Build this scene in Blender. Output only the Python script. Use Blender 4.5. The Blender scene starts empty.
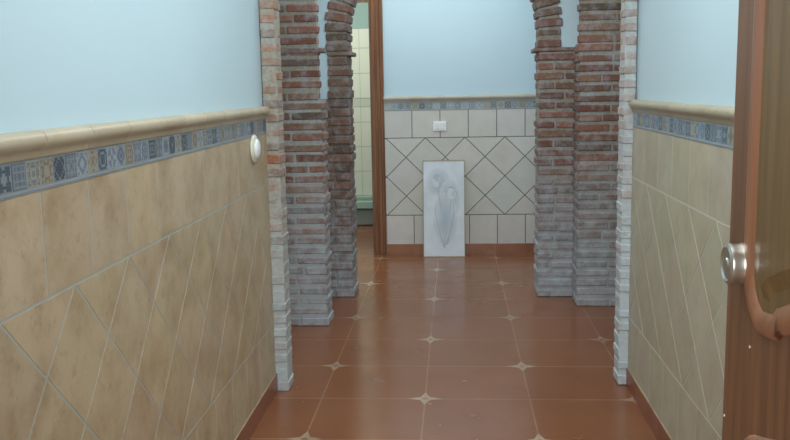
import bpy, bmesh, math, random
from mathutils import Vector, Matrix
random.seed(7)
S = bpy.context.scene
COL = S.collection

# ------------------------------------------------------------------ helpers
def lin(c, a=1.0):
    o = []
    for v in c[:3]:
        v /= 255.0
        o.append(v / 12.92 if v <= 0.04045 else ((v + 0.055) / 1.055) ** 2.4)
    return (o[0], o[1], o[2], a)

def empty(name, loc=(0, 0, 0), rotz=0.0):
    o = bpy.data.objects.new(name, None); COL.objects.link(o)
    o.location = loc; o.rotation_euler = (0, 0, rotz); o.empty_display_size = 0.1
    return o

def tag(o, label, cat, kind=None, group=None):
    o['label'] = label; o['category'] = cat
    if kind: o['kind'] = kind
    if group: o['group'] = group
    return o

class MB:
    """collects shapes into one mesh; every face carries a colour"""
    def __init__(s):
        s.bm = bmesh.new(); s.cl = s.bm.loops.layers.float_color.new('Col')
    def paint(s, faces, c):
        c = lin(c)
        for f in faces:
            for l in f.loops: l[s.cl] = c
    def poly(s, pts, c, thick=None):
        vs = [s.bm.verts.new(p) for p in pts]
        f = s.bm.faces.new(vs); fs = [f]
        if thick is not None:
            t = Vector(thick); vs2 = [s.bm.verts.new(Vector(p) + t) for p in pts]
            fs.append(s.bm.faces.new(vs2[::-1]))
            n = len(vs)
            for i in range(n):
                fs.append(s.bm.faces.new((vs[i], vs2[i], vs2[(i + 1) % n], vs[(i + 1) % n])))
        s.paint(fs, c)
        return fs
    def box(s, a, b, c, M=None, jit=0.0, bevel=0.0, seg=1):
        vs = []
        for z in (a[2], b[2]):
            for x, y in ((a[0], a[1]), (b[0], a[1]), (b[0], b[1]), (a[0], b[1])):
                p = Vector((x, y, z))
                if jit: p += Vector([random.uniform(-jit, jit) for _ in range(3)])
                if M is not None: p = M @ p
                vs.append(s.bm.verts.new(p))
        idx = ((0, 3, 2, 1), (4, 5, 6, 7), (0, 1, 5, 4), (1, 2, 6, 5), (2, 3, 7, 6), (3, 0, 4, 7))
        fs = [s.bm.faces.new([vs[i] for i in q]) for q in idx]
        s.paint(fs, c)
        if bevel:
            es = list({e for f in fs for e in f.edges})
            r = bmesh.ops.bevel(s.bm, geom=es, offset=bevel, segments=seg, affect='EDGES', profile=0.5)
            s.paint(r['faces'], c)
        return fs
    def sweep(s, prof, path, c, closed_path=False, cap=True):
        """prof: list of 2-D points; path: list of (origin, axisA, axisB)"""
        rings = []
        for o, A, B in path:
            o, A, B = Vector(o), Vector(A), Vector(B)
            rings.append([s.bm.verts.new(o + A * p[0] + B * p[1]) for p in prof])
        n = len(prof); fs = []; m = len(rings)
        for i in range(m if closed_path else m - 1):
            r0, r1 = rings[i], rings[(i + 1) % m]
            for j in range(n):
                fs.append(s.bm.faces.new((r0[j], r0[(j + 1) % n], r1[(j + 1) % n], r1[j])))
        if cap and not closed_path:
            fs.append(s.bm.faces.new(rings[0][::-1])); fs.append(s.bm.faces.new(rings[-1]))
        s.paint(fs, c); return fs
    def lathe(s, prof, c, M, n=40):
        """prof (r, h) turned about local Z, placed with M"""
        rings = []
        for r, h in prof:
            if r < 1e-6: rings.append([s.bm.verts.new(M @ Vector((0, 0, h)))])
            else: rings.append([s.bm.verts.new(M @ Vector((r * math.cos(2 * math.pi * k / n), r * math.sin(2 * math.pi * k / n), h))) for k in range(n)])
        fs = []
        for a, b in zip(rings, rings[1:]):
            for k in range(n):
                k2 = (k + 1) % n
                if len(a) == 1 and len(b) == 1: continue
                if len(a) == 1: fs.append(s.bm.faces.new((a[0], b[k2], b[k])))
                elif len(b) == 1: fs.append(s.bm.faces.new((a[k], a[k2], b[0])))
                else: fs.append(s.bm.faces.new((a[k], a[k2], b[k2], b[k])))
        s.paint(fs, c); return fs
    def build(s, name, mat, parent=None, smooth=False, recalc=True):
        if recalc: bmesh.ops.recalc_face_normals(s.bm, faces=s.bm.faces[:])
        me = bpy.data.meshes.new(name); s.bm.to_mesh(me); s.bm.free()
        me.materials.append(mat)
        if smooth:
            for p in me.polygons: p.use_smooth = True
        o = bpy.data.objects.new(name, me); COL.objects.link(o)
        if parent: o.parent = parent
        return o

# ------------------------------------------------------------------ materials
def new_mat(name):
    m = bpy.data.materials.new(name); m.use_nodes = True
    nt = m.node_tree; b = nt.nodes['Principled BSDF']
    return m, nt, b
def N(nt, t, **kw):
    n = nt.nodes.new(t)
    for k, v in kw.items(): setattr(n, k, v)
    return n
def noise(nt, co, scale, detail=4, rough=0.55, scalevec=None):
    n = N(nt, 'ShaderNodeTexNoise'); n.inputs['Scale'].default_value = scale
    n.inputs['Detail'].default_value = detail; n.inputs['Roughness'].default_value = rough
    if scalevec:
        mp = N(nt, 'ShaderNodeMapping'); mp.inputs['Scale'].default_value = scalevec
        nt.links.new(co, mp.inputs['Vector']); nt.links.new(mp.outputs[0], n.inputs['Vector'])
    else: nt.links.new(co, n.inputs['Vector'])
    return n.outputs['Fac']
def maprange(nt, f, a, b, c, d):
    m = N(nt, 'ShaderNodeMapRange'); m.inputs[1].default_value = a; m.inputs[2].default_value = b
    m.inputs[3].default_value = c; m.inputs[4].default_value = d; nt.links.new(f, m.inputs[0]); return m.outputs[0]
def mix(nt, f, a, b, mode='MIX'):
    m = N(nt, 'ShaderNodeMix', data_type='RGBA', blend_type=mode)
    for s, v in ((m.inputs['Factor'], f), (m.inputs['A'], a), (m.inputs['B'], b)):
        if isinstance(v, (int, float)): s.default_value = v
        elif isinstance(v, tuple): s.default_value = v
        else: nt.links.new(v, s)
    return m.outputs['Result']
def bump(nt, b, h, strength, dist):
    bp = N(nt, 'ShaderNodeBump'); bp.inputs['Strength'].default_value = strength; bp.inputs['Distance'].default_value = dist
    nt.links.new(h, bp.inputs['Height']); nt.links.new(bp.outputs[0], b.inputs['Normal'])
def coord(nt): return N(nt, 'ShaderNodeTexCoord').outputs['Object']

def plaster(name, c, var=0.05):
    m, nt, b = new_mat(name); co = coord(nt)
    f = noise(nt, co, 1.7, 3); g = noise(nt, co, 90, 3)
    c2 = tuple(max(0, v * (1 - var)) for v in c)
    nt.links.new(mix(nt, f, lin(c), lin(c2)), b.inputs['Base Color'])
    b.inputs['Roughness'].default_value = 0.75; bump(nt, b, g, 0.15, 0.002)
    return m
def tile_mat(name, spot, amt, rough=0.35, sc=9):
    m, nt, b = new_mat(name); co = coord(nt)
    a = N(nt, 'ShaderNodeVertexColor'); a.layer_name = 'Col'
    f = noise(nt, co, sc, 6, 0.65); f1 = maprange(nt, f, 0.42, 0.72, 0, amt)
    c1 = mix(nt, f1, a.outputs[0], lin(spot))
    f = noise(nt, co, sc * 4.5, 5, 0.7); f2 = maprange(nt, f, 0.55, 0.75, 0, amt * 0.8)
    c2 = mix(nt, f2, c1, lin(spot))
    nt.links.new(c2, b.inputs['Base Color']); b.inputs['Roughness'].default_value = rough
    bump(nt, b, noise(nt, co, 30, 4), 0.12, 0.003)
    return m
def brick_mat(name, base, lo, hi, z0=0.0, z1=1.7, haze=(178, 188, 196)):
    """brick faces carry their own colour; painted haze, lime dust plus reflected light, grows towards the floor"""
    m, nt, b = new_mat(name); co = coord(nt)
    a = N(nt, 'ShaderNodeVertexColor'); a.layer_name = 'Col'
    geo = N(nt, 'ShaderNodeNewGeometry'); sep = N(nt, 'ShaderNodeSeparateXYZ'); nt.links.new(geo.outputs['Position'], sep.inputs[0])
    hz = maprange(nt, sep.outputs['Z'], z0, z1, hi, lo)  # whitening by height: lime dust and bounced light, both put into the colour
    n1 = noise(nt, co, 14, 5, 0.7); n1 = maprange(nt, n1, 0.35, 0.65, -0.28, 0.28)
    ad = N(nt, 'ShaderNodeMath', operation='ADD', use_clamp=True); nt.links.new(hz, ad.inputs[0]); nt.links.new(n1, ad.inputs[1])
    n2 = noise(nt, co, 60, 4, 0.7); dk = mix(nt, maprange(nt, n2, 0.4, 0.7, 0, 0.45), a.outputs[0], lin((70, 60, 55)))
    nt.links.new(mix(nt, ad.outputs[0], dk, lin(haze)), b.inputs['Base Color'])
    b.inputs['Roughness'].default_value = 0.7; bump(nt, b, noise(nt, co, 45, 6, 0.7), 0.5, 0.006)
    return m
def vcol(name, rough=0.5, metal=0.0, var=0.0):
    m, nt, b = new_mat(name)
    a = N(nt, 'ShaderNodeVertexColor'); a.layer_name = 'Col'; out = a.outputs[0]
    if var:
        out = mix(nt, maprange(nt, noise(nt, coord(nt), 12, 5), 0.3, 0.7, 0, var), out, lin((90, 90, 90)))
    nt.links.new(out, b.inputs['Base Color']); b.inputs['Roughness'].default_value = rough; b.inputs['Metallic'].default_value = metal
    return m
def wood(name, dark, light, rough=0.4, scv=(14, 14, 0.7), coat=0.15):
    m, nt, b = new_mat(name); co = coord(nt)
    f = noise(nt, co, 3.0, 6, 0.6, scv); f = maprange(nt, f, 0.35, 0.65, 0, 1)
    nt.links.new(mix(nt, f, lin(dark), lin(light)), b.inputs['Base Color'])
    b.inputs['Roughness'].default_value = rough; b.inputs['Coat Weight'].default_value = coat
    b.inputs['Coat Roughness'].default_value = 0.25
    return m

M_plaster = plaster('pale_blue_plaster', (196, 221, 230), 0.03)
M_ceiling = plaster('white_ceiling_paint', (232, 232, 228), 0.02)
M_tile = tile_mat('beige_ceramic', (136, 108, 74), 0.6, 0.4, 7)
M_tile_r = tile_mat('greyed_beige_ceramic', (140, 124, 98), 0.35, 0.45)
M_tile_b = tile_mat('cream_ceramic', (180, 176, 164), 0.3, 0.5)
M_grout_v = vcol('painted_ceramic', 0.45)
M_border = vcol('glazed_border', 0.35, 0, 0.25)
M_rail = tile_mat('rail_ceramic', (150, 128, 95), 0.35, 0.35, 6)
M_white = vcol('white_plastic', 0.3)
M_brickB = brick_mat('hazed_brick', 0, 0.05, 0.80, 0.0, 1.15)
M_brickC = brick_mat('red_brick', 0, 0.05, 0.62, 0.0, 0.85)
M_brickA = brick_mat('lime_and_bounce_brick', 0, 0.18, 0.95, 0.1, 1.2, (186, 197, 200))
M_brickA2 = brick_mat('pale_lime_and_bounce_brick', 0, 0.34, 1.0, 0.3, 1.6, (196, 208, 214))
M_door = wood('red_brown_wood', (98, 66, 44), (124, 86, 58), 0.38)
M_dframe = wood('door_frame_wood', (108, 70, 45), (142, 96, 62), 0.4)
M_panel = wood('olive_wood', (98, 76, 46), (122, 96, 60), 0.4)
M_bead = wood('orange_wood', (130, 86, 60), (150, 102, 74), 0.32)
M_chrome = vcol('worn_chrome', 0.28, 0.9, 0.15)
M_skirt = tile_mat('terracotta_skirting', (112, 66, 44), 0.5, 0.35)

# floor: terracotta
def floor_mat():
    m, nt, b = new_mat('glazed_terracotta'); co = coord(nt)
    a = N(nt, 'ShaderNodeVertexColor'); a.layer_name = 'Col'
    c = mix(nt, maprange(nt, noise(nt, co, 3.0, 5, 0.6), 0.35, 0.7, 0, 0.6), a.outputs[0], lin((120, 72, 44)))
    c = mix(nt, maprange(nt, noise(nt, co, 25, 5, 0.7), 0.5, 0.75, 0, 0.35), c, lin((142, 98, 70)))
    nt.links.new(c, b.inputs['Base Color'])
    nt.links.new(maprange(nt, noise(nt, co, 6, 4), 0.3, 0.7, 0.16, 0.28), b.inputs['Roughness'])
    bump(nt, b, noise(nt, co, 7, 3), 0.12, 0.004)
    return m
M_floor = floor_mat()

# ------------------------------------------------------------------ key sizes (metres)
XL, XR, YB = -0.843, 0.795, 7.314            # dado faces
PL, PR, PB = XL - 0.015, XR + 0.015, YB + 0.014   # plaster faces
ZM, ZBT, ZB, ZR, ZL, ZS = 1.326, 1.272, 1.209, 0.9805, 0.3327, 0.085
TF, FX, FY = 0.4717, -0.616, 4.293
ZC = 2.62
YC0, YC1 = 5.78, 6.03        # middle arch wall
YF0, YF1 = 0.60, 0.80        # front wall
XLB, XRB = -1.06, 1.09       # side walls behind the first arch

# ------------------------------------------------------------------ floor
def build_floor():
    mb = MB()
    X0, X1, Y0, Y1 = -2.3, 1.3, -2.0, 9.5
    mb.poly([(X0, Y0, -0.0004), (X1, Y0, -0.0004), (X1, Y1, -0.0004), (X0, Y1, -0.0004)], (168, 128, 94))
    g = 0.0034
    for i in range(-5, 6):
        for j in range(-14, 12):
            x0 = FX + i * TF + g; x1 = x0 + TF - 2 * g; y0 = FY + j * TF + g * 1.7; y1 = y0 + TF - 3.4 * g
            x0 = max(x0, X0); x1 = min(x1, X1); y0 = max(y0, Y0); y1 = min(y1, Y1)
            if x1 - x0 < 0.01 or y1 - y0 < 0.01: continue
            k = random.uniform(-5, 5)
            mb.poly([(x0, y0, 0), (x1, y0, 0), (x1, y1, 0), (x0, y1, 0)], (138 + k, 88 + k * 0.8, 56 + k * 0.6))
    for i in range(-3, 5):
        for j in range(-12, 10):
            if (i + j) % 2: continue
            cx, cy = FX + i * TF, FY + j * TF
            if not (X0 + .1 < cx < X1 - .1 and Y0 + .1 < cy < Y1 - .1): continue
            pts = []
            for k in range(8):
                r = 0.082 if k % 2 == 0 else 0.029
                a = k * math.pi / 4; pts.append((cx + r * math.cos(a), cy + r * math.sin(a), 0.0009))
            mb.poly(pts, (188, 166, 140))
            mb.poly([(cx + 0.018 * math.cos(k * math.pi / 2), cy + 0.018 * math.sin(k * math.pi / 2), 0.0013) for k in range(4)], (150, 128, 108))
    bm = mb.bm
    bmesh.ops.recalc_face_normals(bm, faces=bm.faces[:])
    for f in bm.faces:
        if f.normal.z < 0: f.normal_flip()
    return mb.build('floor', M_floor, recalc=False)
fl = tag(build_floor(), 'glossy terracotta tiled floor with small pale star insets at the tile corners', 'floor', 'structure')

# ------------------------------------------------------------------ tiled dado
def clip(poly, u0, u1, v0, v1):
    for ax, lim, sgn in ((0, u0, 1), (0, u1, -1), (1, v0, 1), (1, v1, -1)):
        out = []
        for i in range(len(poly)):
            a, b = poly[i], poly[(i + 1) % len(poly)]
            da, db = (a[ax] - lim) * sgn, (b[ax] - lim) * sgn
            if da >= 0: out.append(a)
            if (da > 0 > db) or (da < 0 < db):
                t = da / (da - db); out.append((a[0] + (b[0] - a[0]) * t, a[1] + (b[1] - a[1]) * t))
        poly = out
        if len(poly) < 3: return []
    res = []
    for q in poly:
        if not res or math.hypot(q[0] - res[-1][0], q[1] - res[-1][1]) > 1e-5: res.append(q)
    if len(res) > 1 and math.hypot(res[0][0] - res[-1][0], res[0][1] - res[-1][1]) < 1e-5: res.pop()
    return res
def inset(poly, d):
    n = len(poly)
    A = sum(poly[i][0] * poly[(i + 1) % n][1] - poly[(i + 1) % n][0] * poly[i][1] for i in range(n)) / 2
    if A < 0: poly = poly[::-1]; A = -A
    if A < 0.0004: return []
    lines = []
    for i in range(n):
        a, b = poly[i], poly[(i + 1) % n]; L = math.hypot(b[0] - a[0], b[1] - a[1])
        nx, ny = -(b[1] - a[1]) / L, (b[0] - a[0]) / L
        lines.append(((a[0] + nx * d, a[1] + ny * d), ((b[0] - a[0]) / L, (b[1] - a[1]) / L)))
    out = []
    for i in range(n):
        (p, r), (q, s) = lines[i - 1], lines[i]
        cr = r[0] * s[1] - r[1] * s[0]
        if abs(cr) < 1e-6: out.append(q); continue
        t = ((q[0] - p[0]) * s[1] - (q[1] - p[1]) * s[0]) / cr
        out.append((p[0] + r[0] * t, p[1] + r[1] * t))
    return out

def dado(F, u0, u1, row_u, dia_u, low_u, tile, grout, mat, parent, pitch=0.2345, dp=0.328, g=0.0034, grout_mat=None, kv=2.4):
    """F(u, v, w) maps wall coords to the room; w is out of the plaster"""
    mb = MB()
    d3 = lambda w0, w1: Vector(F(0, 0, w1)) - Vector(F(0, 0, w0))
    mb.poly([F(u0, 0, 0.0132), F(u1, 0, 0.0132), F(u1, ZB + 0.002, 0.0132), F(u0, ZB + 0.002, 0.0132)], grout, thick=d3(0.0132, 0))
    gm = mb.build('grout_bed', M_grout_v, parent)
    mb = MB()
    def put(p):
        p = inset(p, g)
        if len(p) < 3: return
        k = random.gauss(0, 1)
        c = tuple(v + k * kv + random.uniform(-2, 2) for v in tile)
        q = inset(p, 0.0012)
        lo = [F(a, b, 0.0130) for a, b in p]; hi = [F(a, b, 0.014) for a, b in p]
        vs = [mb.bm.verts.new(x) for x in lo]; vh = [mb.bm.verts.new(x) for x in hi]
        fs = [mb.bm.faces.new(vh)]
        for i in range(len(vs)):
            fs.append(mb.bm.faces.new((vs[i], vs[(i + 1) % len(vs)], vh[(i + 1) % len(vs)], vh[i])))
        mb.paint(fs, c)
    def rows(ref, v0, v1):
        k0 = math.floor((u0 - ref) / pitch)
        for k in range(k0, k0 + int((u1 - u0) / pitch) + 3):
            a = ref + k * pitch
            p = clip([(a, v0), (a + pitch, v0), (a + pitch, v1), (a, v1)], u0, u1, v0, v1)
            if p: put(p)
    rows(row_u, ZR, ZB); rows(low_u, 0.0, ZL)
    hv = (ZR - ZL) / 4; hu = dp / 2
    k0 = math.floor((u0 - dia_u) / dp) - 1
    for k in range(k0, k0 + int((u1 - u0) / dp) + 4):
        cu = dia_u + k * dp
        for cv in (ZR - hv, ZR - 3 * hv):
            p = clip([(cu - hu, cv), (cu, cv - hv), (cu + hu, cv), (cu, cv + hv)], u0, u1, ZL, ZR)
            if p: put(p)
        for cv in (ZR, ZR - 2 * hv, ZL):
            c2 = cu + hu
            p = clip([(c2 - hu, cv), (c2, cv - hv), (c2 + hu, cv), (c2, cv + hv)], u0, u1, ZL, ZR)
            if p: put(p)
    return mb.build('dado_tiles', mat, parent)

BL = [((120, 138, 150), (74, 88, 100)), ((150, 164, 174), (112, 128, 142)), ((152, 146, 128), (130, 120, 100)),
      ((106, 120, 130), (64, 76, 88)), ((138, 152, 164), (96, 112, 128)), ((158, 158, 150), (124, 128, 124)), ((84, 98, 110), (146, 158, 166))]
def border(F, u0, u1, ref, parent, tint=(0, 0, 0), n=4, pitch=0.2345):
    mb = MB(); th = lambda w: Vector(F(0, 0, w)) - Vector(F(0, 0, 0))
    c0 = tuple(a + b for a, b in zip((150, 158, 160), tint))
    mb.poly([F(u0, ZB + .001, 0), F(u1, ZB + .001, 0), F(u1, ZBT, 0), F(u0, ZBT, 0)], c0, thick=th(0.0135))
    mb.poly([F(u0, ZB - .004, 0), F(u1, ZB - .004, 0), F(u1, ZB + .001, 0), F(u0, ZB + .001, 0)], (128, 138, 142), thick=th(0.0155))
    st = pitch / n; k = math.floor((u0 - ref) / st); last = -1
    v0, v1 = ZB + 0.006, ZBT - 0.004; vc = (v0 + v1) / 2
    def strip(a, b, w, c, lvl):
        d = Vector((b[0] - a[0], b[1] - a[1])); L = d.length
        if L < 1e-6: return
        nx, ny = -d.y / L * w / 2, d.x / L * w / 2
        mb.poly([F(*q, lvl) for q in ((a[0] - nx, a[1] - ny), (b[0] - nx, b[1] - ny), (b[0] + nx, b[1] + ny), (a[0] + nx, a[1] + ny))], c)
    while ref + k * st < u1:
        a, b = max(ref + k * st, u0) + 0.0015, min(ref + (k + 1) * st, u1) - 0.0015; k += 1
        if b - a < 0.004: continue
        i = random.randrange(len(BL))
        while i == last: i = random.randrange(len(BL))
        last = i
        base = tuple(x * .72 + 44 + y for x, y in zip(BL[i][0], tint)); ink = tuple(x * .85 + z_ * .15 - 6 + y for x, z_, y in zip(BL[i][1], BL[i][0], tint))
        mb.poly([F(a, v0, 0.0135), F(b, v0, 0.0135), F(b, v1, 0.0135), F(a, v1, 0.0135)], base, thick=th(0.0007))
        if b - a < st - 0.006: continue
        uc = (a + b) / 2; L = 0.0146; nc = 4; cw = (b - a - .006) / (2 * nc); ch = (v1 - v0 - .005) / (2 * nc)
        cells = [(p, q) for p in range(nc) for q in range(nc) if q <= p and random.random() < .55]
        cells = set(cells) | {(q, p) for p, q in cells}
        for p, q in cells:
            for sx in (-1, 1):
                for sz in (-1, 1):
                    x, z_ = uc + sx * (p + .5) * cw, vc + sz * (q + .5) * ch
                    if (p + q) % 2: pts = [(x - cw * .62, z_), (x, z_ - ch * .62), (x + cw * .62, z_), (x, z_ + ch * .62)]
                    else: pts = [(x - cw / 2, z_ - ch / 2), (x + cw / 2, z_ - ch / 2), (x + cw / 2, z_ + ch / 2), (x - cw / 2, z_ + ch / 2)]
                    mb.poly([F(*t, L + (p + q) * 1e-5) for t in pts], ink)
    return mb.build('patchwork_border', M_border, parent)

def rail(F, u0, u1, ref, c, parent, pitch=0.2345):
    mb = MB()
    pr = [(0, 0), (0.016, 0.0), (0.019, 0.004), (0.019, 0.012), (0.023, 0.017), (0.030, 0.022), (0.034, 0.030), (0.035, 0.038),
          (0.032, 0.046), (0.026, 0.052), (0.018, 0.0545), (0, 0.0545)]
    z0 = ZBT
    k = math.floor((u0 - ref) / pitch)
    while ref + k * pitch < u1:
        a, b = max(ref + k * pitch, u0) + 0.001, min(ref + (k + 1) * pitch, u1) - 0.001; k += 1
        if b - a < 0.004: continue
        kk = random.uniform(-5, 5); cc = tuple(v + kk for v in c)
        o = Vector(F(0, 0, 0)); W = Vector(F(0, 0, 1)) - o
        mb.sweep([(p[0], p[1]) for p in pr], [(F(a, z0, 0), W, (0, 0, 1)), (F(b, z0, 0), W, (0, 0, 1))], cc)
    mb.poly([F(u0, z0 + .001, 0.001), F(u1, z0 + .001, 0.001), F(u1, z0 + .05, 0.001), F(u0, z0 + .05, 0.001)], (178, 168, 145), thick=Vector(F(0, 0, 0.014)) - Vector(F(0, 0, 0)))
    o = mb.build('rail_moulding', M_rail, parent, smooth=True); o.data.set_sharp_from_angle(angle=math.radians(50)); return o

FLm = lambda u, v, w: (PL + w, u, v)
FRm = lambda u, v, w: (PR - w, u, v)
FBm = lambda u, v, w: (u, PB - w, v)
FLb = lambda u, v, w: (XLB + w, u, v)
FRb = lambda u, v, w: (XRB - w, u, v)

def wall(name, boxes, label):
    mb = MB()
    for a, b in boxes: mb.box(a, b, (255, 255, 255))
    return tag(mb.build(name, M_plaster), label, 'wall', 'structure')

# left wall
YA = 3.93
wl = wall('wall_left', [((PL - .22, YF0, 0), (PL, YA + .10, ZC)), ((XLB - .12, YA + .10, 0), (XLB, YC1, ZC))],
          'pale blue plastered wall on the left above a beige tiled dado')
dado(FLm, YF1, YA, 1.729, 1.529, 1.729, (186, 169, 139), (168, 172, 164), M_tile, wl)
border(FLm, YF1, YA, 1.735, wl); rail(FLm, YF1, YA, 1.735, (186, 174, 148), wl)
dado(FLb, YA + .14, YC0, 1.729, 1.529, 1.729, (180, 164, 134), (186, 186, 172), M_tile, wl)
border(FLb, YA + .14, YC0, 1.735, wl); rail(FLb, YA + .14, YC0, 1.735, (178, 162, 130), wl)
# right wall
YA2 = 4.03
wr = wall('wall_right', [((PR, YF0, 0), (PR + .26, YA2 + .10, ZC)), ((XRB, YA2 + .10, 0), (XRB + .12, PB + .2, ZC))],
          'pale blue plastered wall on the right above a beige tiled dado')
dado(FRm, YF1, YA2, 3.05, 3.048, 3.10, (184, 179, 158), (200, 198, 186), M_tile_r, wr)
border(FRm, YF1, YA2, 3.05, wr, (6, 14, 20)); rail(FRm, YF1, YA2, 3.05, (172, 164, 138), wr)
dado(FRb, YA2 + .14, 5.515, 3.05, 3.048, 3.10, (160, 150, 125), (180, 176, 162), M_tile_r, wr)
border(FRb, YA2 + .14, 5.515, 3.05, wr); rail(FRb, YA2 + .14, 5.515, 3.05, (172, 164, 138), wr)

# back wall with the inner doorway
DX0, DX1, DZ = -1.50, -0.676, 2.12
wb = wall('wall_back', [((-2.1, PB, 0), (DX0, PB + .14, ZC)), ((DX1, PB, 0), (XRB, PB + .14, ZC)), ((DX0, PB, DZ), (DX1, PB + .14, ZC))],
          'pale blue plastered wall at the far end above a cream tiled dado')
dado(FBm, -0.584, XRB, -0.121, 0.084, 0.117, (206, 204, 196), (92, 92, 90), M_tile_b, wb, pitch=0.2325, dp=0.328, g=0.0034)
border(FBm, -0.584, XRB, -0.121, wb, (16, 18, 14)); rail(FBm, -0.584, XRB, -0.121, (180, 178, 166), wb)
dado(FBm, -2.0, DX0 - .10, -0.121, 0.084, 0.117, (206, 204, 196), (92, 92, 90), M_tile_b, wb, pitch=0.2325, g=0.0034)

# front wall round the entrance
wf = wall('wall_front', [((-1.1, YF0, 0), (-0.56, YF1, ZC)), ((0.60, YF0, 0), (1.1, YF1, ZC)), ((-0.56, YF0, 2.14), (0.60, YF1, ZC))],
          'plastered wall around the entrance doorway')

# skirting
def skirt(name, F, u0, u1, ref, label, c=(142, 88, 60)):
    mb = MB(); k = math.floor((u0 - ref) / TF)
    t = Vector(F(0, 0, 0.020)) - Vector(F(0, 0, 0))
    while ref + k * TF < u1:
        a, b = max(ref + k * TF, u0) + .0015, min(ref + (k + 1) * TF, u1) - .0015; k += 1
        if b - a < .01: continue
        j = random.uniform(-8, 8)
        mb.poly([F(a, 0, 0), F(b, 0, 0), F(b, ZS, 0), F(a, ZS, 0)], tuple(v + j for v in c), thick=t)
    mb.poly([F(u0, 0, 0), F(u1, 0, 0), F(u1, ZS + .003, 0), F(u0, ZS + .003, 0)], (178, 160, 134), thick=t * 0.93)
    return tag(mb.build(name, M_skirt), label, 'baseboard', 'structure')
skirt('baseboard_left', FLm, YF1, YA, FY, 'terracotta skirting tiles along the foot of the left wall')
skirt('baseboard_right', FRm, YF1, YA2, FY, 'terracotta skirting tiles along the foot of the right wall')
skirt('baseboard_back', FBm, -0.584, XRB, FX, 'terracotta skirting tiles along the foot of the far wall', (158, 106, 76))

# ceiling
mb = MB(); mb.box((-2.2, YF0, ZC), (1.35, 9.6, ZC + .1), (255, 255, 255))
tag(mb.build('ceiling', M_ceiling), 'plain white ceiling over the hallway', 'ceiling', 'structure')

# ------------------------------------------------------------------ middle wall with arched opening
CX, CR, CZ, RW = -0.075, 0.612, 1.757, 0.148
def arch_wall():
    mb = MB(); y0, y1 = YC0 + .015, YC1 - .01
    ro = CR + RW - .01
    X0, X1 = -2.1, XRB
    mb.box((X0, y0, 0), (CX - ro - .03, y1, ZC), (255,) * 3)          # left of opening
    mb.box((CX + ro + .03, y0, 0), (X1, y1, ZC), (255,) * 3)
    mb.box((CX - ro - .03, y0, 0), (CX - ro + .02, y1, CZ), (255,) * 3); mb.box((CX + ro - .02, y0, 0), (CX + ro + .03, y1, CZ), (255,) * 3)
    n = 24; th = (0, y1 - y0, 0)
    pts = [(CX - ro - .03, CZ)] + [(CX - ro * math.cos(math.pi * k / n), CZ + ro * math.sin(math.pi * k / n)) for k in range(n + 1)] + [(CX + ro + .03, CZ)]
    for a, b in zip(pts, pts[1:]):
        if b[0] - a[0] < 1e-5: continue
        mb.poly([(a[0], y0, a[1]), (b[0], y0, b[1]), (b[0], y0, ZC), (a[0], y0, ZC)], (255,) * 3, thick=th)
    return tag(mb.build('wall_middle', M_plaster), 'pale plastered cross wall pierced by the brick archway', 'wall', 'structure')
arch_wall()

# ------------------------------------------------------------------ brickwork
RED = [(138, 94, 76), (124, 80, 66), (116, 84, 70), (136, 104, 84), (114, 92, 76), (146, 98, 76), (102, 84, 72), (120, 76, 62), (126, 96, 78)]
PALE = [(172, 128, 100), (160, 124, 102), (178, 136, 106), (150, 122, 102), (174, 118, 90), (164, 140, 120)]
PITCH = 0.061
REDC = [tuple(v * .55 + w * .45 for v, w in zip(c, (110, 90, 78))) for c in RED]
def masonry(mb, x0, x1, y0, y1, z0, z1, pal, mortar=(158, 154, 142), bh=0.040, front_L=0.235, tooth=0.007, reveal=0, gray=0.25, core=0.0085):
    mb.box((x0 + core, y0 + core * 0.7, z0), (x1 - core, y1 - core, z1), mortar)
    n = int(round((z1 - z0) / PITCH)); p = (z1 - z0) / n
    for k in range(n):
        zb = z0 + k * p + (p - bh) / 2 + random.uniform(-.0015, .0015)
        h = bh + random.uniform(-.004, .004)
        if k == 0: zb = z0 + .001; h += 0.006
        # split of the front width
        cuts = [x0]
        W = x1 - x0
        if W > 0.15:
            r = random.random()
            if k % 2 == 0: cuts.append(x0 + min(0.108, W * 0.42) + random.uniform(-.01, .01)) if reveal <= 0 else cuts.append(x1 - min(0.108, W * 0.42) + random.uniform(-.01, .01))
            elif r < 0.45 and W > 0.2: cuts.append(x0 + W * random.uniform(.3, .7))
        cuts.append(x1)
        off = random.uniform(-tooth, tooth * 0.4)
        D = y1 - y0; yc = [y0] + ([y0 + 0.118] if D > 0.2 else []) + [y1]
        for i in range(len(cuts) - 1):
            a, b = cuts[i] + (0.006 if i else 0), cuts[i + 1] - (0.006 if i < len(cuts) - 2 else 0)
            if i == 0: a -= off
            if i == len(cuts) - 2: b += random.uniform(-tooth, tooth * .5) if reveal <= 0 else off
            for j in range(len(yc) - 1):
                c = random.choice(pal)
                if random.random() < gray and (b - a) < 0.13: c = tuple(v * .55 + w * .45 for v, w in zip(c, (108, 116, 122)))
                kk = random.uniform(-8, 8); c = tuple(v + kk for v in c)
                ya, yb = yc[j] + (0.006 if j else random.uniform(-.004, .003)), yc[j + 1] - (0.005 if j < len(yc) - 2 else 0)
                mb.box((a, ya, zb), (b, yb, min(zb + h, z1)), c, jit=0.002, bevel=0.0045)
    return mb

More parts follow.
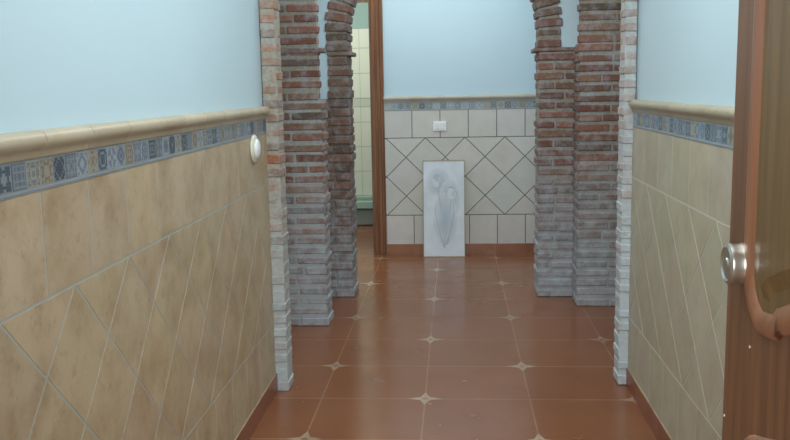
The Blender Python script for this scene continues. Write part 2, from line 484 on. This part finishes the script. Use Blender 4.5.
def ring(mb, cx, cz, r0, r1, y0, y1, pal, n=None, mortar=(150, 144, 132)):
    n = n or int(round(math.pi * (r0 + r1) / 2 / 0.066))
    m = 48; th = (0, y1 - y0 - .02, 0)
    a0, a1 = r0 + .010, r1 - .010
    for k in range(m):
        t0, t1 = math.pi * k / m, math.pi * (k + 1) / m
        q = [(cx - a0 * math.cos(t0), y0 + .01, cz + a0 * math.sin(t0)), (cx - a0 * math.cos(t1), y0 + .01, cz + a0 * math.sin(t1)),
             (cx - a1 * math.cos(t1), y0 + .01, cz + a1 * math.sin(t1)), (cx - a1 * math.cos(t0), y0 + .01, cz + a1 * math.sin(t0))]
        mb.poly(q, mortar, thick=th)
    for k in range(n):
        t = math.pi * (k + .5) / n; hw = 0.024 + random.uniform(-.002, .002)
        M = Matrix.Translation((cx, 0, cz)) @ Matrix.Rotation(-(math.pi - t), 4, 'Y')
        kk = random.uniform(-8, 8); D = y1 - y0; c = tuple(v + kk for v in random.choice(pal))
        ys = [y0, y0 + 0.12, y1] if D > .2 else [y0, y1]
        for j in range(len(ys) - 1):
            mb.box((r0 + random.uniform(-.006, .003), ys[j] + (0.005 if j else 0), -hw), (r1 + random.uniform(-.006, .006), ys[j + 1] - (.004 if j < len(ys) - 2 else 0), hw), c, M=M, jit=.002, bevel=.0045)
    return mb

# nearest arch (its crown is above the picture)
ar = empty('brick_arch', (-0.02, 3.98, 0)); ar.rotation_euler = (0, 0, 0)
tag(ar, 'nearest brick arch, narrow piers paled low down by lime dust and painted-in light against the tiled hallway walls', 'arch')
def put(mb, name, mat, root):
    o = mb.build(name, mat); o.parent = root; o.matrix_parent_inverse = Matrix.Translation(-Vector(root.location)); return o
mb = masonry(MB(), PL + .001, -0.786, 3.915, 4.045, 0.001, 1.80, PALE, (172, 162, 142), bh=.038, tooth=.004, reveal=0, gray=.06, core=.004)
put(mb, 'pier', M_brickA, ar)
mb = masonry(MB(), 0.752, PR - .001, 4.02, 4.145, 0.001, 1.80, PALE, (188, 188, 178), bh=.038, tooth=.004, reveal=1, gray=.1, core=.004)
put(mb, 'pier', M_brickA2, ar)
mb = MB(); ring(mb, -0.014, 1.80, 0.765, 0.765 + 0.10, 3.96, 4.10, PALE)
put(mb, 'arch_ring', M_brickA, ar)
# plaster above the nearest arch, to the ceiling
mb = MB(); ro = 0.86; n = 24
pts = [(PL - .2, 1.80)] + [(-0.014 - ro * math.cos(math.pi * k / n), 1.80 + ro * math.sin(math.pi * k / n)) for k in range(n + 1)] + [(PR + .25, 1.80)]
for a, b in zip(pts, pts[1:]):
    if b[0] - a[0] < 1e-5 or a[1] > ZC - .01 and b[1] > ZC - .01: continue
    mb.poly([(a[0], 3.98, min(a[1], ZC)), (b[0], 3.98, min(b[1], ZC)), (b[0], 3.98, ZC + .001), (a[0], 3.98, ZC + .001)], (255,) * 3, thick=(0, .1, 0))
tag(mb.build('wall_upper', M_plaster), 'plaster above the nearest brick arch', 'wall', 'structure')

# second pair of piers
p = empty('brick_pier', (-0.90, 5.1, 0))
tag(p, 'wide brick pier on the left, standing between the nearest and the farthest arch', 'pier')
mb = masonry(MB(), XLB + .016, -0.757, 5.05, 5.26, 0.001, 1.333, RED, (172, 176, 172), reveal=-1, gray=.4)
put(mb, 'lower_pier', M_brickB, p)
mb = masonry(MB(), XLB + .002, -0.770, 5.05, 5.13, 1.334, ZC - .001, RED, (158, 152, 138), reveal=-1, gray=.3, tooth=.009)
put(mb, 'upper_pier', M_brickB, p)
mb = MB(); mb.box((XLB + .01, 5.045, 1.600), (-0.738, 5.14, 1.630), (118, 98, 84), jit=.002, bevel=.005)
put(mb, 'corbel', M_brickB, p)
p = empty('brick_pier', (0.92, 5.6, 0))
tag(p, 'wide brick pier on the right, stepped forward from the farthest arch', 'pier')
mb = masonry(MB(), 0.762, XRB - .016, 5.515, 5.766, 0.001, 1.645, RED, (160, 158, 150), reveal=1, gray=.4)
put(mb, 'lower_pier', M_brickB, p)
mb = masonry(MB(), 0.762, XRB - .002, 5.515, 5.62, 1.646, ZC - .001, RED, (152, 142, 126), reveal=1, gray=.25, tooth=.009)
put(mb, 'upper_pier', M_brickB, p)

# farthest arch
ar = empty('brick_arch', (CX, 5.9, 0))
tag(ar, 'farthest brick arch, round-headed, opening onto the end wall with the leaning picture', 'arch')
xl, xr = CX - CR, CX + CR
mb = masonry(MB(), -0.90, xl, YC0, YC1 + .01, 0.001, 1.33, REDC, (112, 102, 92), bh=.046, reveal=0, gray=.15, tooth=.009)
masonry(mb, -0.828, xl, YC0, YC1 + .01, 1.331, 1.605, REDC, (126, 114, 102), bh=.046, reveal=0, gray=.15, tooth=.009)
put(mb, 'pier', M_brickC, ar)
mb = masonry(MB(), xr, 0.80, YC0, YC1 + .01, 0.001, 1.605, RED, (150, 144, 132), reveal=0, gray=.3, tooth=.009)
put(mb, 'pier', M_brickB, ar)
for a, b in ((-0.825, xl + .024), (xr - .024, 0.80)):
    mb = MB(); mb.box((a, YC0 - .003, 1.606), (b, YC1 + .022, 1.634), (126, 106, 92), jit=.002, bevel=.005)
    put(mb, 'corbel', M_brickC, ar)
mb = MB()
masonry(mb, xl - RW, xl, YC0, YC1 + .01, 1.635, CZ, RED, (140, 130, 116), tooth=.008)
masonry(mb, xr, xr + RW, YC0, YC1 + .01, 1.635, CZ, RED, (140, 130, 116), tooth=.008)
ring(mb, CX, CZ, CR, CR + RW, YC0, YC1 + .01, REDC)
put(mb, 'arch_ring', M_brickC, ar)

# ------------------------------------------------------------------ inner doorway in the back wall
d2 = empty('door_2', (DX1, PB, 0))
tag(d2, 'brown wooden door frame around the open doorway in the far wall', 'door frame', 'structure')
prof = [(0, 0), (0, .012), (.010, .020), (.030, .022), (.036, .015), (.046, .015), (.054, .026), (.078, .028), (.086, .018), (.096, .018), (.104, .024), (.112, .020), (.115, 0)]
prof = [(a * .87, b) for a, b in prof]
def arch_leg(x, s, name):
    mb = MB(); W = (0, -1, 0)
    mb.sweep(prof, [((x, PB, 0.001), (s, 0, 0), W), ((x, PB, DZ + .115), (s, 0, 0), W)], (255,) * 3)
    put(mb, name, M_dframe, d2)
arch_leg(DX1 - .005, 1, 'architrave'); arch_leg(DX0 + .005, -1, 'architrave')
mb = MB(); mb.sweep(prof, [((DX0, PB, DZ), (0, 0, 1), (0, -1, 0)), ((DX1, PB, DZ), (0, 0, 1), (0, -1, 0))], (255,) * 3); put(mb, 'architrave', M_dframe, d2)
mb = MB(); mb.box((DX1 - .02, PB - .005, .001), (DX1 - .001, PB + .14, DZ), (255,) * 3); mb.box((DX0 + .001, PB - .005, .001), (DX0 + .02, PB + .14, DZ), (255,) * 3)
mb.box((DX0 + .02, PB - .005, DZ - .02), (DX1 - .02, PB + .14, DZ), (255,) * 3); put(mb, 'jamb', M_dframe, d2)

# room beyond the doorway
M_bath = vcol('pale_green_tile', 0.3)
mb = MB()
for a, b, c in (((-2.1, 9.32, 0), (-.1, 9.45, ZC), (212, 214, 200)), ((-2.15, PB + .14, 0), (-2.0, 9.4, ZC), (212, 214, 200)), ((-.2, PB + .14, 0), (-.05, 9.4, ZC), (212, 214, 200))): mb.box(a, b, c)
wq = tag(mb.build('wall_end', M_bath), 'pale green tiled wall of the room seen through the inner doorway', 'wall', 'structure')
mb = MB()
z = 0.0; rowsz = [0, .26, .52, .78, 1.04, 1.20, 1.29, 1.55, 1.81, 2.01, 2.27, 2.53]
for z0, z1 in zip(rowsz, rowsz[1:]):
    x = -1.98
    while x < -.2:
        c = (224, 224, 208) if z1 <= 2.01 else (150, 178, 170)
        if (z0, z1) == (1.20, 1.29): c = (204, 208, 190)
        mb.box((x + .002, 9.312, z0 + .003), (min(x + .33, -.2) - .002, 9.321, z1 - .003), c); x += .33
mb.build('wall_tiles', M_bath, wq)
mb = MB(); mb.box((-2.0, 9.316, 0), (-.2, 9.3195, 2.6), (170, 178, 165)); mb.build('tile_joints', M_bath, wq)
M_tray = vcol('tray_ceramic', .3)
tr = empty('bathtub', (-1.1, 9.05, 0)); tag(tr, 'low pale grey bathtub with a pale teal rim seen through the inner doorway', 'bathtub')
mb = MB(); mb.box((-1.95, 8.86, .001), (-.3, 9.30, .175), (140, 146, 140), bevel=.02, seg=2); put(mb, 'tub_body', M_tray, tr)
mb = MB()
for a, b in (((-1.97, 8.83, .185), (-.28, 8.93, .250)), ((-1.97, 9.22, .185), (-.28, 9.305, .250)), ((-1.97, 8.93, .185), (-1.87, 9.22, .250)), ((-.38, 8.93, .185), (-.28, 9.22, .250))):
    mb.box(a, b, (160, 190, 178))
put(mb, 'tub_rim', M_tray, tr)
mb = MB(); mb.box((-1.96, 8.845, .170), (-.29, 9.30, .187), (84, 78, 70)); put(mb, 'tub_seam', M_tray, tr)

# ------------------------------------------------------------------ picture leaning on the far wall
pic = empty('picture', (-0.095, 7.185, 0))
tag(pic, 'tall narrow white picture with grey tulips leaning against the far wall', 'picture')
PW, PH = 0.345, 0.80
tilt = math.atan2(7.283 - 7.185, 0.80)
pic.rotation_euler = (-tilt, 0, math.radians(0))
M_frame = wood('gold_frame_wood', (150, 130, 98), (176, 156, 124), .45)
mb = MB(); w = .0045
for a, b in (((-PW / 2, -.004, 0), (-PW / 2 + w, .018, PH)), ((PW / 2 - w, -.004, 0), (PW / 2, .018, PH)), ((-PW / 2 + w, -.004, 0), (PW / 2 - w, .018, w)), ((-PW / 2 + w, -.004, PH - w), (PW / 2 - w, .018, PH))):
    mb.box(a, b, (255,) * 3)
mb.build('picture_frame', M_frame, pic)
def print_mat():
    m, nt, b = new_mat('misty_print'); co = coord(nt)
    f = noise(nt, co, 4.2, 4, .6); f = maprange(nt, f, .35, .65, 0, 1)
    c = mix(nt, f, lin((226, 234, 238)), lin((206, 216, 222)))
    a = N(nt, 'ShaderNodeVertexColor'); a.layer_name = 'Col'
    c = mix(nt, 1.0, c, a.outputs[0], 'MULTIPLY')
    nt.links.new(c, b.inputs['Base Color']); b.inputs['Roughness'].default_value = .5
    return m
M_print = print_mat()
mb = MB(); mb.box((-PW / 2 + w, 0, w), (PW / 2 - w, .014, PH - w), (255,) * 3); mb.build('canvas', M_print, pic)
# tulips painted on the canvas: thin flat shapes
mb = MB(); lvl = [-.0006]
def blob(cx, cz, rx, rz, c, rot=0, n=20, pw=1.0):
    lvl[0] -= .00006; ca, sa = math.cos(rot), math.sin(rot); pts = []
    for k in range(n):
        a = 2 * math.pi * k / n; x, zz = rx * math.cos(a) * (1 - .25 * pw * max(0, math.sin(a))), rz * math.sin(a)
        pts.append((cx + x * ca - zz * sa, lvl[0], cz + x * sa + zz * ca))
    mb.poly(pts, c)
def stem(pts, w0, w1, c):
    lvl[0] -= .00006; L = []; R_ = []; n = len(pts)
    for i, (x, zz) in enumerate(pts):
        a = pts[max(i - 1, 0)]; b = pts[min(i + 1, n - 1)]; d = Vector((b[0] - a[0], b[1] - a[1])).normalized(); ww = w0 + (w1 - w0) * i / (n - 1)
        L.append((x - d.y * ww, lvl[0], zz + d.x * ww)); R_.append((x + d.y * ww, lvl[0], zz - d.x * ww))
    mb.poly(L + R_[::-1], c)
for (cx, cz, rx, rz, s) in ((-.045, .62, .10, .12, 246), (.045, .47, .09, .17, 244), (.01, .32, .10, .22, 244)):
    for q in range(9):
        kq = 1 - q / 9.5; blob(cx, cz, rx * kq, rz * kq, (s - q * 5.0, s - q * 4.0, s - q * 3.2), pw=.3)
stem([(.065, .50), (.055, .42), (.035, .30), (.015, .18), (.005, .07)], .006, .004, (216, 221, 225))
stem([(-.05, .60), (-.035, .48), (-.015, .32), (.0, .16), (.005, .07)], .004, .003, (212, 217, 220))
stem([(.075, .47), (.085, .38), (.06, .24), (.02, .10)], .003, .009, (212, 217, 221))
stem([(-.075, .42), (-.06, .30), (-.03, .18), (.0, .08)], .003, .008, (216, 220, 224))
blob(-.055, .64, .040, .046, (214, 218, 222), .3); blob(-.08, .62, .018, .036, (238, 240, 242), .5); blob(-.032, .645, .018, .04, (226, 229, 232), -.4)
blob(-.06, .60, .022, .024, (246, 248, 250))
blob(.062, .53, .044, .05, (196, 202, 208), .1); blob(.062, .525, .039, .046, (250, 252, 253), .1); blob(.046, .53, .016, .042, (250, 251, 252), .25); blob(.082, .53, .014, .04, (228, 232, 235), -.25)
mb.build('flower_print', M_print, pic, recalc=False)

# ------------------------------------------------------------------ switches
sw = empty('light_switch', (-0.123, YB, 1.075)); tag(sw, 'white double rocker switch on the cream tiles above the leaning picture', 'switch')
mb = MB(); mb.box((-.054, -.009, -.040), (.054, .0, .040), (236, 240, 238), bevel=.003, seg=2); mb.build('plate', M_white, sw)
for s in (-1, 1):
    mb = MB(); mb.box((s * .022 - .019, -.014, -.024), (s * .022 + .019, -.0085, .024), (222, 228, 228), bevel=.002, seg=2); mb.build('rocker', M_white, sw)
sw = empty('light_switch', (XL, 3.64, 1.155)); tag(sw, 'round white switch on the left wall tiles beside the nearest brick pier', 'switch')
MX = Matrix.Rotation(math.pi / 2, 4, 'Y')
mb = MB(); mb.lathe([(0, 0), (.058, 0), (.060, .005), (.056, .011), (.046, .014), (0, .014)], (222, 220, 204), MX); mb.build('plate', M_white, sw, smooth=True)
mb = MB(); mb.lathe([(0, .013), (.040, .013), (.041, .019), (.034, .024), (0, .027)], (244, 248, 248), MX); mb.build('rocker', M_white, sw, smooth=True)

# ------------------------------------------------------------------ open entrance door
DXF, DE, DH = 0.52, 1.69, 0.83     # face x, free edge y, leaf length
d1 = empty('door_1', (DXF + .04, DE - DH, 0))
tag(d1, 'open brown wooden entrance door with raised panels at the right edge', 'door', 'structure')
mb = MB(); mb.box((DXF, DE - DH, .012), (DXF + .042, DE, 2.10), (255,) * 3, bevel=.0025)
put(mb, 'door_leaf', M_door, d1)
def Fd(s, z, w=0): return (DXF - w, DE - s, z)
def outline(lower):
    """closed panel outline (s, z); curved rail between the two panels"""
    s0, s1 = .199, .631; pts = []
    D_ = .088; Z0 = .965 + D_ + .008
    if not lower:
        # bottom edge: rounded corner, then rising to a crest at mid-width
        def bot(s):
            tt = (s - .125) / .58; return .965 + D_ + .075 * math.sin(math.pi * tt) ** 2
        r = .02
        for k in range(7):
            a = math.pi + k / 6 * math.pi / 2; pts.append((s0 + r + r * math.cos(a), Z0 + r + r * math.sin(a)))
        m = 24
        for k in range(1, m):
            s = s0 + r + (s1 - s0 - 2 * r) * k / m; pts.append((s, bot(s) if True else 0))
        for k in range(7):
            a = 1.5 * math.pi + k / 6 * math.pi / 2; pts.append((s1 - r + r * math.cos(a), Z0 + r + r * math.sin(a)))
        zt = 1.856
        for k in range(7):
            a = k / 6 * math.pi / 2; pts.append((s1 - r + r * math.cos(a), zt - r + r * math.sin(a)))
        for k in range(7):
            a = math.pi / 2 + k / 6 * math.pi / 2; pts.append((s0 + r + r * math.cos(a), zt - r + r * math.sin(a)))
    else:
        r = .02; zt = .695
        for k in range(7):
            a = k / 6 * math.pi / 2; pts.append((s1 - r + r * math.cos(a), zt - r + r * math.sin(a)))
        m = 24
        for k in range(m - 1, 0, -1):
            s = s0 + r + (s1 - s0 - 2 * r) * k / m; t = (s - s0) / (s1 - s0); pts.append((s, zt + .05 * math.sin(math.pi * t) ** 1.6))
        for k in range(7):
            a = math.pi / 2 + k / 6 * math.pi / 2; pts.append((s0 + r + r * math.cos(a), zt - r + r * math.sin(a)))
        for k in range(7):
            a = math.pi + k / 6 * math.pi / 2; pts.append((s0 + r + r * math.cos(a), .274 + r + r * math.sin(a)))
        for k in range(7):
            a = 1.5 * math.pi + k / 6 * math.pi / 2; pts.append((s1 - r + r * math.cos(a), .274 + r + r * math.sin(a)))
    return pts
def offset(pts, d):
    n = len(pts); out = []
    for i in range(n):
        a, b = pts[i - 1], pts[(i + 1) % n]; v = Vector((b[0] - a[0], b[1] - a[1])).normalized()
        out.append((pts[i][0] - v.y * d, pts[i][1] + v.x * d))
    return out
def dens(pts, step=.04):
    out = []
    n = len(pts)
    for i in range(n):
        a, b = pts[i], pts[(i + 1) % n]; L = math.hypot(b[0] - a[0], b[1] - a[1]); m = max(1, int(L / step))
        for k in range(m): out.append((a[0] + (b[0] - a[0]) * k / m, a[1] + (b[1] - a[1]) * k / m))
    return out
for low in (False, True):
    base = dens(outline(low))
    A = sum(base[i][0] * base[(i + 1) % len(base)][1] - base[(i + 1) % len(base)][0] * base[i][1] for i in range(len(base)))
    if A < 0: base = base[::-1]
    bead = [(-.097, 0), (-.095, .004), (-.088, .008), (-.078, .0095), (-.066, .0085), (-.058, .005), (-.054, .0035), (-.050, 0.001)]
    loops = [[Fd(*q, w) for q in offset(base, d)] for d, w in bead]
    mb = MB(); rings = [[mb.bm.verts.new(q) for q in L] for L in loops]; fs = []
    for r0, r1 in zip(rings, rings[1:]):
        for i in range(len(r0)): fs.append(mb.bm.faces.new((r0[i], r0[(i + 1) % len(r0)], r1[(i + 1) % len(r0)], r1[i])))
    mb.paint(fs, (255,) * 3); put(mb, 'panel_moulding', M_bead, d1)
    for p_ in d1.children[-1].data.polygons: p_.use_smooth = True
    steps = [(-.052, .0015), (-.026, .002), (-.005, .009), (0, .011)]
    loops = [[Fd(*q, w) for q in offset(base, d)] for d, w in steps]
    mb = MB(); rings = [[mb.bm.verts.new(q) for q in L] for L in loops]; fs = []
    for r0, r1 in zip(rings, rings[1:]):
        for i in range(len(r0)): fs.append(mb.bm.faces.new((r0[i], r0[(i + 1) % len(r0)], r1[(i + 1) % len(r0)], r1[i])))
    fs.append(mb.bm.faces.new(rings[-1])); mb.paint(fs, (255,) * 3); put(mb, 'door_panel', M_panel, d1)
# round worn-chrome knob
MK = Matrix.Translation(Fd(.094, 1.073)) @ Matrix.Rotation(-math.pi / 2, 4, 'Y')
mb = MB(); mb.lathe([(0, 0), (.0375, 0), (.0385, .004), (.0365, .010), (.0365, .022), (.038, .026), (.0372, .031), (.031, .034), (.029, .0325), (.027, .031), (.012, .0315), (.010, .034), (0, .0345)], (205, 202, 192), MK, 48)
kn = put(mb, 'door_knob', M_chrome, d1)
for p_ in kn.data.polygons: p_.use_smooth = True
kn.data.set_sharp_from_angle(angle=math.radians(35))
mb = MB()
for yk, zk in ((.140, .932), (.012, .755)): mb.lathe([(.0026, 0), (.0026, .001), (0, .0015)], (225, 215, 200), Matrix.Translation(Fd(yk, zk)) @ Matrix.Rotation(-math.pi / 2, 4, 'Y'), 12)
put(mb, 'screw_heads', M_white, d1)

# entrance door frame
d3 = empty('trim_1', (0, YF0, 0)); tag(d3, 'brown wooden frame lining the entrance doorway', 'door frame', 'structure')
mb = MB(); mb.box((-.56, YF0 - .01, .001), (-.52, YF1 + .01, 2.14), (255,) * 3); mb.box((.562, YF0 - .01, .001), (.60, YF1 + .01, 2.14), (255,) * 3); mb.box((-.52, YF0 - .01, 2.10), (.562, YF1 + .01, 2.14), (255,) * 3)
put(mb, 'frame_lining', M_dframe, d3)

# ------------------------------------------------------------------ light
def area(name, loc, rot, sx, sy, power, col):
    L = bpy.data.lights.new(name, 'AREA'); L.shape = 'RECTANGLE'; L.size = sx; L.size_y = sy; L.energy = power; L.color = col
    o = bpy.data.objects.new(name, L); COL.objects.link(o); o.location = loc; o.rotation_euler = rot; return o
area('doorway_daylight', (0.0, -0.9, 1.55), (math.radians(86), 0, 0), 1.8, 1.9, 75, (.93, .98, 1.0))
area('hall_fill', (0.0, 2.3, 2.58), (0, 0, 0), .9, 2.2, 29, (.95, .99, 1.0))  # added fill under the ceiling; no lamp is seen in the hall
area('passage_fill', (-.05, 4.85, 2.58), (0, 0, 0), .9, .6, 15, (.97, .99, 1.0))  # fill added to lighten the plaster around the far arch
area('back_room_fill', (-.2, 6.7, 2.58), (0, 0, 0), 1.6, .5, 15, (.95, .99, 1.0))  # unseen area fill, added to brighten the space before the end wall
area('bathroom_fill', (-1.1, 8.3, 2.55), (0, 0, 0), .8, .8, 19, (.97, 1.0, .95))  # added lamp brightening the room beyond; its actual source is unknown
W = bpy.data.worlds.new('World'); S.world = W; W.use_nodes = True
bg = W.node_tree.nodes['Background']; bg.inputs[0].default_value = (.78, .90, 1.0, 1); bg.inputs[1].default_value = 1.0

# ------------------------------------------------------------------ camera
f, th, ro, ya = 879.55, 0.14991, -0.01857, -0.06945
fw = Vector((math.sin(ya) * math.cos(th), math.cos(ya) * math.cos(th), -math.sin(th)))
rt = Vector((math.cos(ya), -math.sin(ya), 0)); up = rt.cross(fw)
r2 = rt * math.cos(ro) + up * math.sin(ro); u2 = -rt * math.sin(ro) + up * math.cos(ro)
cam = bpy.data.cameras.new('camera'); co = bpy.data.objects.new('camera', cam); COL.objects.link(co)
cam.sensor_fit = 'HORIZONTAL'; cam.sensor_width = 36; cam.lens = f / 790 * 36; cam.clip_start = .05
m = Matrix((r2, u2, -fw)).transposed().to_4x4(); m.translation = (0, 0, 1.4); co.matrix_world = m
S.camera = co
S.view_settings.view_transform = 'Standard'; S.view_settings.look = 'None'; S.view_settings.exposure = 0; S.view_settings.gamma = 1
